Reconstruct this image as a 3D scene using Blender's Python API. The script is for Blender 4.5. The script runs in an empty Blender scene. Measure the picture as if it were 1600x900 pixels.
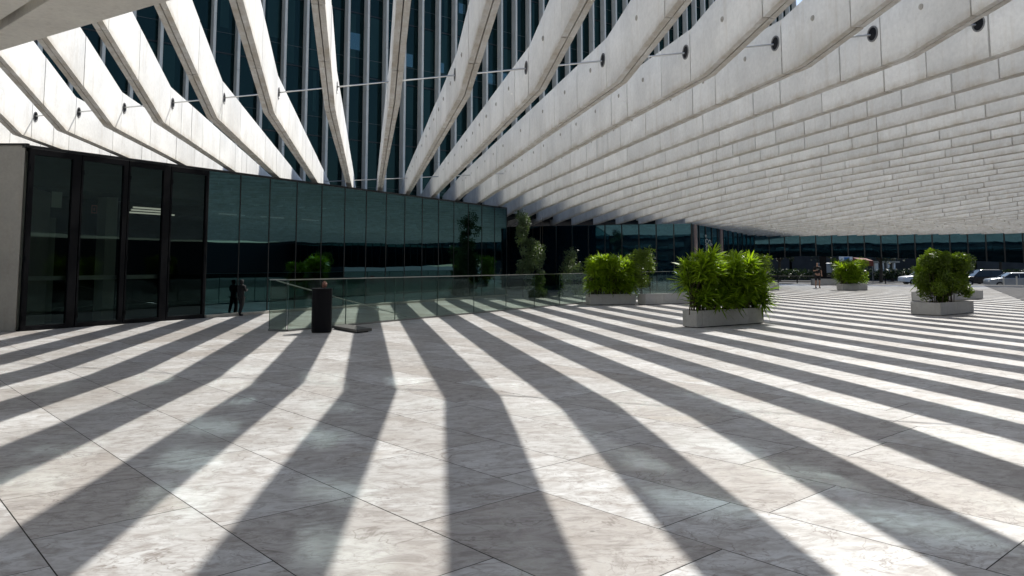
import bpy, bmesh, math, random
from mathutils import Vector, Matrix, noise
R = math.radians
rnd = random.Random(7)
S = bpy.context.scene
C = S.collection

# ------------------------------------------------------------------ camera
TH = R(5.0)
FE = 1210.0
F = FE * math.cos(TH)
cam = bpy.data.cameras.new('camera')
cam.sensor_width = 36.0
cam.lens = F / 1600 * 36.0
cam.shift_y = -(450 - (413 - F * math.tan(TH))) / 1600
cam.clip_start = 0.05
cam.clip_end = 2000
camo = bpy.data.objects.new('camera', cam)
C.objects.link(camo)
camo.location = (0, 0, 1.6)
camo.rotation_euler = (R(90) + TH, 0, 0)
S.camera = camo

# ------------------------------------------------------------------ light
SUNV = Vector((0.4446, 0.672, 1.0)).normalized()
EL = math.asin(SUNV.z)
AZ = math.atan2(SUNV.x, SUNV.y)
w = bpy.data.worlds.new("World")
S.world = w
w.use_nodes = True
nt = w.node_tree
sky = nt.nodes.new('ShaderNodeTexSky')
sky.sky_type = 'NISHITA'
sky.sun_disc = False
sky.sun_elevation = EL
sky.sun_rotation = AZ
sky.air_density = 1.0
sky.dust_density = 1.0
bg = nt.nodes['Background']
nt.links.new(sky.outputs[0], bg.inputs['Color'])
bg.inputs['Strength'].default_value = 0.10
sl = bpy.data.lights.new('sun', 'SUN')
sl.energy = 4.25
sl.angle = R(0.55)
sl.color = (1.0, 0.965, 0.90)
so = bpy.data.objects.new('sun', sl)
C.objects.link(so)
so.rotation_euler = SUNV.to_track_quat('Z', 'Y').to_euler()
S.view_settings.view_transform = 'Standard'
S.view_settings.look = 'None'
S.view_settings.gamma = 1.0
S.view_settings.exposure = 0.63
S.cycles.max_bounces = 8
S.cycles.diffuse_bounces = 5
S.cycles.glossy_bounces = 4
S.cycles.transparent_max_bounces = 12
S.cycles.sample_clamp_indirect = 0
S.cycles.use_guiding = True
S.cycles.use_surface_guiding = True
S.cycles.caustics_reflective = True
S.cycles.blur_glossy = 0.0
S.cycles.use_denoising = True

# ------------------------------------------------------------------ helpers
def tag(o, label=None, cat=None, group=None, kind=None):
    if label: o['label'] = label
    if cat: o['category'] = cat
    if group: o['group'] = group
    if kind: o['kind'] = kind
    return o

def empty(name, loc=(0, 0, 0), rz=0.0, label=None, cat=None, group=None):
    o = bpy.data.objects.new(name, None)
    o.empty_display_size = 0.2
    C.objects.link(o)
    o.location = loc
    o.rotation_euler = (0, 0, rz)
    return tag(o, label, cat, group)

class MB:
    def __init__(s):
        s.v = []; s.f = []; s.m = []; s.t = []; s.tone = 0.5
    def face(s, pts, m=0, tone=None):
        i = len(s.v)
        s.v += [tuple(p) for p in pts]
        s.f.append(tuple(range(i, i + len(pts))))
        s.m.append(m); s.t.append(s.tone if tone is None else tone)
    def hexa(s, p, m=0):
        """8 points: bottom 0-3 (ccw from above), top 4-7"""
        i = len(s.v)
        s.v += [tuple(q) for q in p]
        for f in ((3, 2, 1, 0), (4, 5, 6, 7), (0, 1, 5, 4), (1, 2, 6, 5), (2, 3, 7, 6), (3, 0, 4, 7)):
            s.f.append(tuple(i + k for k in f)); s.m.append(m); s.t.append(s.tone)
    def box(s, c, d, rz=0.0, m=0):
        """c = centre, d = full sizes"""
        cc, ss = math.cos(rz), math.sin(rz)
        P = []
        for z in (-.5, .5):
            for x, y in ((-.5, -.5), (.5, -.5), (.5, .5), (-.5, .5)):
                X, Y = x * d[0], y * d[1]
                P.append((c[0] + X * cc - Y * ss, c[1] + X * ss + Y * cc, c[2] + z * d[2]))
        s.hexa(P, m)
    def obox(s, o, u, n, t0, t1, n0, n1, z0, z1, m=0):
        """box in a frame: o origin (x,y), u along, n normal (2D)"""
        P = []
        for z in (z0, z1):
            for t, k in ((t0, n0), (t1, n0), (t1, n1), (t0, n1)):
                P.append((o[0] + u[0] * t + n[0] * k, o[1] + u[1] * t + n[1] * k, z))
        s.hexa(P, m)
    def prism(s, pts, z0, z1, m=0):
        n = len(pts); i = len(s.v)
        s.v += [(x, y, z0) for x, y in pts] + [(x, y, z1) for x, y in pts]
        s.f.append(tuple(i + k for k in reversed(range(n)))); s.f.append(tuple(i + n + k for k in range(n)))
        s.m += [m, m]; s.t += [s.tone] * 2
        for k in range(n):
            j = (k + 1) % n
            s.f.append((i + k, i + j, i + n + j, i + n + k)); s.m.append(m); s.t.append(s.tone)
    def tube(s, pts, rad, n=8, m=0, cap=True):
        pts = [Vector(p) for p in pts]
        if not hasattr(rad, '__len__'): rad = [rad] * len(pts)
        rings = []
        for k, p in enumerate(pts):
            a = pts[max(0, k - 1)]; b = pts[min(len(pts) - 1, k + 1)]
            d = (b - a).normalized()
            x = d.orthogonal().normalized() if k == 0 else (px - d * px.dot(d)).normalized()
            px = x; y = d.cross(x)
            i = len(s.v)
            for q in range(n):
                an = 2 * math.pi * q / n
                s.v.append(tuple(p + (x * math.cos(an) + y * math.sin(an)) * rad[k]))
            rings.append(i)
        for a, b in zip(rings, rings[1:]):
            for q in range(n):
                r = (q + 1) % n
                s.f.append((a + q, a + r, b + r, b + q)); s.m.append(m); s.t.append(s.tone)
        if cap:
            s.f.append(tuple(rings[0] + q for q in reversed(range(n)))); s.f.append(tuple(rings[-1] + q for q in range(n)))
            s.m += [m, m]; s.t += [s.tone] * 2
    def build(s, name, mats, parent=None, smooth=False, bevel=0.0):
        me = bpy.data.meshes.new(name)
        me.from_pydata(s.v, [], s.f)
        if not isinstance(mats, (list, tuple)): mats = [mats]
        for m in mats: me.materials.append(m)
        me.polygons.foreach_set('material_index', s.m)
        at = me.attributes.new('tone', 'FLOAT', 'FACE')
        at.data.foreach_set('value', s.t)
        if smooth: me.polygons.foreach_set('use_smooth', [True] * len(s.f))
        me.update()
        o = bpy.data.objects.new(name, me)
        C.objects.link(o)
        if parent: o.parent = parent
        if bevel:
            b = o.modifiers.new('bevel', 'BEVEL'); b.width = bevel; b.segments = 2; b.limit_method = 'ANGLE'
        return o

# ------------------------------------------------------------------ materials
def mat(name):
    m = bpy.data.materials.new(name); m.use_nodes = True
    return m, m.node_tree, m.node_tree.nodes, m.node_tree.links, m.node_tree.nodes['Principled BSDF']

def plain(name, col, rough=0.5, metal=0.0, var=0.0, scale=8.0, spec=0.5, bump=0.0):
    m, t, N, L, B = mat(name)
    B.inputs['Roughness'].default_value = rough
    B.inputs['Metallic'].default_value = metal
    B.inputs['Specular IOR Level'].default_value = spec
    B.inputs['Base Color'].default_value = (*col, 1)
    if var or bump:
        tc = N.new('ShaderNodeTexCoord'); no = N.new('ShaderNodeTexNoise')
        no.inputs['Scale'].default_value = scale; no.inputs['Detail'].default_value = 6
        L.new(tc.outputs['Object'], no.inputs['Vector'])
        if var:
            r = N.new('ShaderNodeValToRGB')
            r.color_ramp.elements[0].position = .3; r.color_ramp.elements[1].position = .7
            r.color_ramp.elements[0].color = (*[c * (1 - var) for c in col], 1)
            r.color_ramp.elements[1].color = (*[min(1, c * (1 + var)) for c in col], 1)
            L.new(no.outputs['Fac'], r.inputs['Fac']); L.new(r.outputs['Color'], B.inputs['Base Color'])
        if bump:
            b = N.new('ShaderNodeBump'); b.inputs['Strength'].default_value = bump; b.inputs['Distance'].default_value = .02
            L.new(no.outputs['Fac'], b.inputs['Height']); L.new(b.outputs['Normal'], B.inputs['Normal'])
    return m

def math_node(N, L, op, a, b=None, c=None, clamp=False):
    n = N.new('ShaderNodeMath'); n.operation = op; n.use_clamp = clamp
    for i, x in enumerate((a, b, c)):
        if x is None: continue
        if isinstance(x, (int, float)): n.inputs[i].default_value = x
        else: L.new(x, n.inputs[i])
    return n.outputs[0]

def mixc(N, L, fac, a, b, mode='MIX'):
    n = N.new('ShaderNodeMix'); n.data_type = 'RGBA'; n.blend_type = mode; n.clamp_result = True
    for sock, x in ((n.inputs['Factor'], fac), (n.inputs['A'], a), (n.inputs['B'], b)):
        if isinstance(x, (int, float)): sock.default_value = x
        elif isinstance(x, tuple): sock.default_value = (*x, 1)
        else: L.new(x, sock)
    return n.outputs['Result']

def noise_node(N, L, vec, scale, detail=6, rough=.55, dist=0.0):
    n = N.new('ShaderNodeTexNoise')
    n.inputs['Scale'].default_value = scale; n.inputs['Detail'].default_value = detail
    n.inputs['Roughness'].default_value = rough; n.inputs['Distortion'].default_value = dist
    L.new(vec, n.inputs['Vector'])
    return n.outputs['Fac']

def ramp(N, L, fac, stops):
    r = N.new('ShaderNodeValToRGB'); e = r.color_ramp.elements
    while len(e) < len(stops): e.new(.5)
    for k, (p, c) in enumerate(stops):
        e[k].position = p; e[k].color = (c, c, c, 1) if isinstance(c, (int, float)) else (*c, 1)
    L.new(fac, r.inputs['Fac'])
    return r.outputs['Color']

def concrete(name, base, stain=(.30, .24, .15), edge=True, joint=1.0):
    m, t, N, L, B = mat(name)
    geo = N.new('ShaderNodeNewGeometry'); at = N.new('ShaderNodeAttribute'); at.attribute_name = 'tone'
    hh = N.new('ShaderNodeAttribute'); hh.attribute_name = 'low'
    tone = at.outputs['Fac']
    comb = N.new('ShaderNodeCombineXYZ'); L.new(math_node(N, L, 'MULTIPLY', tone, 37.0), comb.inputs[0])
    add = N.new('ShaderNodeVectorMath'); L.new(geo.outputs['Position'], add.inputs[0]); L.new(comb.outputs[0], add.inputs[1])
    v = add.outputs[0]
    big = noise_node(N, L, v, 0.9, 5, .6, .3)
    fine = noise_node(N, L, v, 14, 6, .6)
    col = mixc(N, L, ramp(N, L, big, [(.3, 0.0), (.72, 1.0)]), tuple(c * .84 for c in base), tuple(min(1, c * 1.08) for c in base))
    k = math_node(N, L, 'MULTIPLY_ADD', tone, .10, .93)
    col = mixc(N, L, 1.0, col, k, 'MULTIPLY')
    col = mixc(N, L, 0.22, col, ramp(N, L, fine, [(.3, .45), (.7, 1.0)]), 'MULTIPLY')
    # pits
    pit = N.new('ShaderNodeTexVoronoi'); pit.inputs['Scale'].default_value = 9; L.new(v, pit.inputs['Vector'])
    col = mixc(N, L, ramp(N, L, pit.outputs['Distance'], [(.035, .5), (.07, 0.0)]), col, tuple(c * .35 for c in base))
    # soft vertical run marks
    mp = N.new('ShaderNodeMapping'); mp.inputs['Scale'].default_value = (5, 5, .5); L.new(v, mp.inputs['Vector'])
    run = noise_node(N, L, mp.outputs[0], 1.2, 4, .6)
    col = mixc(N, L, ramp(N, L, run, [(.54, 0.0), (.8, .28)]), col, stain)
    if edge:   # grime that gathers along the drip edges and at the joints (weathering, stays with the concrete)
        g = noise_node(N, L, v, 2.6, 7, .7)
        f = math_node(N, L, 'MULTIPLY', hh.outputs['Fac'], ramp(N, L, g, [(.38, .12), (.66, 1.0)]))
        col = mixc(N, L, math_node(N, L, 'MULTIPLY', f, .62), col, stain)
    L.new(col, B.inputs['Base Color'])
    B.inputs['Roughness'].default_value = .82; B.inputs['Specular IOR Level'].default_value = .3
    b = N.new('ShaderNodeBump'); b.inputs['Strength'].default_value = .25; b.inputs['Distance'].default_value = .012
    L.new(fine, b.inputs['Height']); L.new(b.outputs['Normal'], B.inputs['Normal'])
    return m

def glassy(name, tint=(.40, .85, .88), base=(.004, .013, .016), ior=1.75, see=None, wav=.00022, wscale=.6, rough=.012, obj=True):
    """architectural glass: fresnel reflection, tinted, over a dark body or a see-through body"""
    m, t, N, L, B = mat(name)
    N.remove(B)
    out = N['Material Output']
    fr = N.new('ShaderNodeFresnel')
    g0 = N.new('ShaderNodeNewGeometry')   # the same reflectance from either side of the sheet
    L.new(math_node(N, L, 'MULTIPLY_ADD', g0.outputs['Backfacing'], 1 / ior - ior, ior), fr.inputs['IOR'])
    gl = N.new('ShaderNodeBsdfGlossy'); gl.inputs['Color'].default_value = (*tint, 1); gl.inputs['Roughness'].default_value = rough
    geo = N.new('ShaderNodeNewGeometry')
    at = N.new('ShaderNodeAttribute'); at.attribute_name = 'tone'
    # each pane is set a hair out of true: a tiny tilt per pane, a slow ripple inside it
    if wav:
        no = N.new('ShaderNodeTexNoise'); no.inputs['Scale'].default_value = wscale; no.inputs['Detail'].default_value = 1
        add = N.new('ShaderNodeVectorMath'); cb = N.new('ShaderNodeCombineXYZ')
        L.new(math_node(N, L, 'MULTIPLY', at.outputs['Fac'], 31.0), cb.inputs[2])
        L.new(geo.outputs['Position'], add.inputs[0]); L.new(cb.outputs[0], add.inputs[1]); L.new(add.outputs[0], no.inputs['Vector'])
        b = N.new('ShaderNodeBump'); b.inputs['Distance'].default_value = wav * 10; b.inputs['Strength'].default_value = 1
        L.new(no.outputs['Fac'], b.inputs['Height'])
        L.new(b.outputs['Normal'], gl.inputs['Normal'])
    if see:
        body = N.new('ShaderNodeBsdfTransparent'); body.inputs['Color'].default_value = (*see, 1)
    else:
        body = N.new('ShaderNodeBsdfDiffuse'); body.inputs['Color'].default_value = (*base, 1)
    mx = N.new('ShaderNodeMixShader')
    L.new(fr.outputs[0], mx.inputs[0]); L.new(body.outputs[0], mx.inputs[1]); L.new(gl.outputs[0], mx.inputs[2])
    L.new(mx.outputs[0], out.inputs['Surface'])
    return m

def leafmat(name, c0, c1, trans=.5, tipcol=None):
    m, t, N, L, B = mat(name)
    out = N['Material Output']
    at = N.new('ShaderNodeAttribute'); at.attribute_name = 'tone'
    geo = N.new('ShaderNodeNewGeometry')
    no = noise_node(N, L, geo.outputs['Position'], 3.0, 3)
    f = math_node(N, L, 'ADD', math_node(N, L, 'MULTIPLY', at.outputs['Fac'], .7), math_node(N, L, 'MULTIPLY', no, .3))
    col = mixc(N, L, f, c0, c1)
    L.new(col, B.inputs['Base Color'])
    B.inputs['Roughness'].default_value = .42; B.inputs['Specular IOR Level'].default_value = .45
    tr = N.new('ShaderNodeBsdfTranslucent')
    L.new(mixc(N, L, 1.0, col, (1.0, 1.0, .35), 'MULTIPLY'), tr.inputs['Color'])
    mx = N.new('ShaderNodeMixShader'); mx.inputs[0].default_value = trans
    L.new(B.outputs[0], mx.inputs[1]); L.new(tr.outputs[0], mx.inputs[2]); L.new(mx.outputs[0], out.inputs['Surface'])
    return m

def marble():
    m, t, N, L, B = mat('veined stone paving')
    geo = N.new('ShaderNodeNewGeometry'); at = N.new('ShaderNodeAttribute'); at.attribute_name = 'tone'
    tone = at.outputs['Fac']
    cb = N.new('ShaderNodeCombineXYZ'); L.new(math_node(N, L, 'MULTIPLY', tone, 211.0), cb.inputs[0]); L.new(math_node(N, L, 'MULTIPLY', tone, 97.0), cb.inputs[2])
    add = N.new('ShaderNodeVectorMath'); L.new(geo.outputs['Position'], add.inputs[0]); L.new(cb.outputs[0], add.inputs[1])
    mp0 = N.new('ShaderNodeMapping'); mp0.inputs['Rotation'].default_value = (0, 0, R(-8)); mp0.inputs['Scale'].default_value = (1, 1, 1); L.new(add.outputs[0], mp0.inputs['Vector'])
    mp = N.new('ShaderNodeMapping'); mp.inputs['Scale'].default_value = (1.0, 1.6, 1); L.new(mp0.outputs[0], mp.inputs['Vector'])
    v = mp.outputs[0]
    n0 = noise_node(N, L, v, .55, 7, .6, 1.5)
    n1 = noise_node(N, L, v, 1.3, 8, .62, .8)
    n2 = noise_node(N, L, v, 4.5, 8, .68, 1.2)
    n3 = noise_node(N, L, v, 22, 6, .7)
    base = mixc(N, L, ramp(N, L, n1, [(.36, 0.0), (.64, 1.0)]), (.455, .43, .405), (.76, .77, .77))
    base = mixc(N, L, math_node(N, L, 'MULTIPLY', ramp(N, L, n0, [(.42, 0.0), (.58, 1.0)]), .42), base, (.80, .82, .83))  # broad pale clouds: stone mottling that also stands in for reflected light
    # pink-beige slabs and grey-white slabs
    base = mixc(N, L, ramp(N, L, tone, [(.0, .55), (.35, .1), (1, 0.0)]), base, (.62, .54, .47))
    base = mixc(N, L, math_node(N, L, 'MULTIPLY', ramp(N, L, n2, [(.46, 0.0), (.62, 1.0)]), .75), base, (.36, .325, .30))
    base = mixc(N, L, math_node(N, L, 'MULTIPLY', ramp(N, L, n2, [(.28, 1.0), (.44, 0.0)]), .7), base, (.78, .78, .77))
    # ochre clouds
    n5 = noise_node(N, L, v, .7, 5, .6, .5)
    base = mixc(N, L, ramp(N, L, n5, [(.66, 0.0), (.80, .45)]), base, (.62, .50, .30))
    # thin veins: distance to a noise iso-line
    def vein(scale, width, dist):
        n = noise_node(N, L, v, scale, 5, .55, dist)
        a = math_node(N, L, 'ABSOLUTE', math_node(N, L, 'SUBTRACT', n, .5))
        return ramp(N, L, a, [(0.0, 1.0), (width, 0.0)])
    brk = noise_node(N, L, v, 2.3, 3)
    base = mixc(N, L, math_node(N, L, 'MULTIPLY', math_node(N, L, 'MULTIPLY', vein(.9, .012, 1.6), ramp(N, L, brk, [(.42, 0.0), (.55, 1.0)])), .8), base, (.22, .18, .15))
    base = mixc(N, L, math_node(N, L, 'MULTIPLY', math_node(N, L, 'MULTIPLY', vein(2.2, .022, 2.5), ramp(N, L, n1, [(.42, 0.0), (.58, 1.0)])), .65), base, (.27, .23, .20))
    base = mixc(N, L, math_node(N, L, 'MULTIPLY', vein(1.6, .012, 1.0), .22), base, (.85, .84, .82))
    base = mixc(N, L, .35, base, ramp(N, L, n3, [(.3, .62), (.7, 1.0)]), 'MULTIPLY')
    # dark specks and small chips
    vo = N.new('ShaderNodeTexVoronoi'); vo.inputs['Scale'].default_value = 2.3; L.new(geo.outputs['Position'], vo.inputs['Vector'])
    base = mixc(N, L, ramp(N, L, vo.outputs['Distance'], [(.02, .75), (.045, 0.0)]), base, (.12, .10, .09))
    # wide traffic soiling, not tied to slabs
    n4 = noise_node(N, L, geo.outputs['Position'], .35, 6, .65, .4)
    base = mixc(N, L, ramp(N, L, n4, [(.35, 0.0), (.7, .28)]), base, (.36, .34, .32))
    k = math_node(N, L, 'MULTIPLY_ADD', tone, .22, .60)
    base = mixc(N, L, 1.0, base, k, 'MULTIPLY')
    L.new(base, B.inputs['Base Color'])
    rr = math_node(N, L, 'MULTIPLY_ADD', n2, .30, .30)
    L.new(rr, B.inputs['Roughness']); B.inputs['Specular IOR Level'].default_value = .4
    b = N.new('ShaderNodeBump'); b.inputs['Strength'].default_value = .12; b.inputs['Distance'].default_value = .004
    L.new(n2, b.inputs['Height']); L.new(b.outputs['Normal'], B.inputs['Normal'])
    return m

M_fin = concrete('weathered white concrete', (.85, .845, .82), stain=(.40, .32, .21))
M_conc = concrete('grey concrete', (.44, .42, .38), edge=False)
M_soffit = concrete('beige soffit concrete', (.80, .77, .70), edge=False)
M_plant = concrete('pale stone planter', (.44, .435, .42), edge=False)
M_marble = marble()
M_joint = plain('paving bed', (.045, .042, .038), .95)
M_asph = plain('dark granite paving', (.085, .085, .088), .8, var=.2, scale=3)
M_road = plain('asphalt', (.05, .05, .052), .9, var=.25, scale=5)
M_glass = glassy('dark teal glass', tint=(.44, .86, .96), see=(.04, .055, .062), ior=2.3)
M_glassfar = glassy('dark facade glass', tint=(.30, .68, .85), base=(.002, .008, .015), ior=2.1, wav=.0004, wscale=.4)
M_tglass = glassy('tower glass', tint=(.24, .44, .45), base=(.004, .013, .014), ior=1.55, wav=.0006, wscale=.35)
M_door = glassy('door glass', tint=(.42, .62, .66), see=(.30, .36, .34), ior=1.6)
M_rail = glassy('clear balustrade glass', tint=(.75, .95, .92), see=(.66, .72, .68), ior=1.32, wav=0)
M_edge = plain('green glass edge', (.035, .075, .062), .35)
M_black = plain('black painted steel', (.0035, .004, .006), .5, spec=.15)
M_mull = plain('dark anodised mullion', (.016, .018, .020), .35, metal=.3)
M_steel = plain('brushed stainless steel', (.55, .55, .54), .28, metal=1.0)
M_dsteel = plain('dull steel', (.22, .22, .22), .45, metal=.8)
M_white = plain('white powder-coated blade', (.66, .64, .59), .5, var=.06, scale=2)
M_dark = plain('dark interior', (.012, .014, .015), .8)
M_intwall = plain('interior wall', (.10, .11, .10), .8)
M_intcol = plain('interior column', (.35, .36, .30), .7)
M_soil = plain('planting soil', (.03, .022, .015), .95, var=.4, scale=20)
M_stem = plain('plant stem', (.045, .032, .02), .8, var=.3, scale=20)
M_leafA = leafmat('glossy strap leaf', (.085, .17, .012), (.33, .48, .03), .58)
M_leafB = leafmat('small hedge leaf', (.04, .08, .010), (.19, .28, .03), .5)
M_leafC = leafmat('ivy leaf', (.03, .06, .022), (.13, .19, .09), .3)
M_leafD = leafmat('far tree leaf', (.012, .028, .010), (.035, .06, .018), .25)

# ------------------------------------------------------------------ ground
DA = (.4836, .8753)          # direction of the pavilion wall and of the recessed wall
NA = (.8753, -.4836)
T1 = Vector((-.664, .748, 0))   # paving courses
T2 = Vector((.748, .664, 0))

g = MB(); g.face([(-700, -700, -.62), (700, -700, -.62), (700, 900, -.62), (-700, 900, -.62)])
tag(g.build('ground', M_road), kind='structure')
FB0 = (19.0, 64.6)           # base of the far facade (rod direction)
DF = (.932, -.3608); NF = (-.3608, -.932)
# platform under the plaza
plat = [(-60, -40), (60, -40), (70, 44.9), (FB0[0] + DF[0] * 0, FB0[1] + 0.25), (-60, 80)]
g = MB(); g.prism(plat, -.6, -.030)
tag(g.build('plaza_bed', M_joint), kind='structure')

def inside(x, y):
    # plaza paved in pale stone: left of the boundary line, in front of the far facade
    bx, by = 25.7, 39.0
    side = (x - bx) * .875 - (y - by) * .484
    if side > 0: return False
    s = (x - FB0[0]) * NF[0] + (y - FB0[1]) * NF[1]
    return s > 0.02

pv = MB()
wr = random.Random(3)
q = -70.0
GAP = .0035
# courses run along T1, stacked along T2
while q < 75:
    wdt = wr.choice((.62, .78, .92, .92, 1.05))
    p = -60.0 - wr.random() * 1.2
    while p < 75:
        ln = wr.choice((1.0, 1.25, 1.5, 1.5, 1.8, 2.1))
        c = T2 * (q + wdt / 2) + T1 * (p + ln / 2)
        dist = math.hypot(c.x, c.y)
        if c.y > -14 and abs(c.x) < 55 and inside(c.x, c.y):
            gp = GAP if dist < 20 else .005
            P = [T1 * (p + gp) + T2 * (q + gp), T1 * (p + gp) + T2 * (q + wdt - gp), T1 * (p + ln - gp) + T2 * (q + wdt - gp), T1 * (p + ln - gp) + T2 * (q + gp)]
            z = wr.uniform(-.0006, .0006)
            P = [(a.x, a.y, z) for a in P]
            if (Vector(P[1]) - Vector(P[0])).cross(Vector(P[2]) - Vector(P[1])).z < 0: P.reverse()
            pv.face(P, tone=wr.random())
        p += ln
    q += wdt
# joint bed sits 8 mm lower
tag(pv.build('pavement', M_marble), kind='structure')
g = MB(); g.face([(-50, -14, -.010), (60, -14, -.010), (68, 44.7, -.010), (FB0[0], FB0[1] + .1, -.010), (-50, 75, -.010)])
tag(g.build('pavement_bed', M_joint), kind='structure')
# darker smooth paving to the right of the boundary line
g = MB()
b0 = Vector((25.7 - .4836 * 50, 39 - .8753 * 50)); b1 = Vector((25.7 + .4836 * 17.5, 39 + .8753 * 17.5))
g.face([(b0.x, b0.y, .002), (70, b0.y, .002), (70, 44.3, .002), (FB0[0] + DF[0] * 17.6, FB0[1] + DF[1] * 17.6 - .05, .002)])
g.tube([(b0.x, b0.y, .0), (FB0[0] + DF[0] * 17.6, FB0[1] + DF[1] * 17.6 - .05, .0)], .012, 6, 0)
tag(g.build('side_path', M_asph), kind='structure')
# pale kerb closing the plaza under the far facade
g = MB(); g.obox(FB0, DF, NF, 2, 48, -.35, .0, -.6, .055)
tag(g.build('kerb', M_plant), kind='structure')

# ------------------------------------------------------------------ concrete fins
PSI = R(10.53); CP, SP = math.cos(PSI), math.sin(PSI)
SPC = 1.22
def fin_xy(xp, s):
    """point on plane xp at rod coordinate s = Y + .387 X"""
    yp = (s - (.387 * CP + SP) * xp) / (CP - .387 * SP)
    return (CP * xp - SP * yp, SP * xp + CP * yp), yp
def lerp(x, pts):
    if x <= pts[0][0]: return pts[0][1]
    for (a, u), (b, v) in zip(pts, pts[1:]):
        if x <= b: return u + (v - u) * (x - a) / (b - a)
    return pts[-1][1]
FARZ = [(13.35, 4.62), (33, 4.68), (41, 4.50), (50, 4.06), (72, 3.86), (90, 3.80)]
def zbot(s, k):
    m = max(.14, min(.27, .205 - .0085 * k)) / .913
    if s < 13.35: return 4.62 + m * (13.35 - s)
    return lerp(s, FARZ)
def ztop(s, k):
    m = (max(.14, min(.27, .205 - .0085 * k)) + .012) / .913
    if s < 13.75: return 5.50 + m * (13.75 - s)
    return zbot(s, k) + .88
TW0 = (0.0, 46.0); DT = (.766, .643); NT = (.643, -.766)   # tower foot line
def yend(xp):
    best = 1e9
    # tower line
    for (o, d, lo, hi) in ((TW0, DT, -40, 28.0), (FB0, DF, 1.0, 90)):
        # CP*xp - SP*y = ox + dx t ; SP*xp + CP*y = oy + dy t
        a = CP * xp - o[0]; b = SP * xp - o[1]
        # a - SP y = dx t ; b + CP y = dy t  -> y = (dx*b - dy*a)/( -dx*CP - dy*SP)
        y = (d[0] * b - d[1] * a) / (-d[0] * CP - d[1] * SP)
        t = (b + CP * y) / d[1] if abs(d[1]) > .01 else 0
        if lo <= t <= hi: best = min(best, y + (.35 if o is FB0 else -.15))
    # fins over the recessed front run on to it
    o, d = (10.69, 45.9), (-.942, .336)
    a = CP * xp - o[0]; b = SP * xp - o[1]
    y = (d[0] * b - d[1] * a) / (-d[0] * CP - d[1] * SP); t = (b + CP * y) / d[1]
    if -.2 <= t <= 12.6: best = y + .25
    return best if best < 1e8 else 60
HT = .1                      # half thickness
fr_ = random.Random(11)
ANCH = None
def side_name(k):
    return k
ordn = {1: 'first', 2: 'second', 3: 'third', 4: 'fourth', 5: 'fifth', 6: 'sixth', 7: 'seventh', 8: 'eighth', 9: 'ninth', 10: 'tenth', 11: 'eleventh', 12: 'twelfth', 13: 'thirteenth'}
_u = ['', 'first', 'second', 'third', 'fourth', 'fifth', 'sixth', 'seventh', 'eighth', 'ninth']
for a_, nm_ in ((20, 'twent'), (30, 'thirt'), (40, 'fort')):
    ordn[a_] = nm_ + 'ieth'
    for b_ in range(1, 10): ordn[a_ + b_] = nm_ + 'y-' + _u[b_]
for a_, nm_ in ((14, 'four'), (15, 'fif'), (16, 'six'), (17, 'seven'), (18, 'eigh'), (19, 'nine')): ordn[a_] = nm_ + 'teenth'
NL, NR = -13, 44
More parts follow.
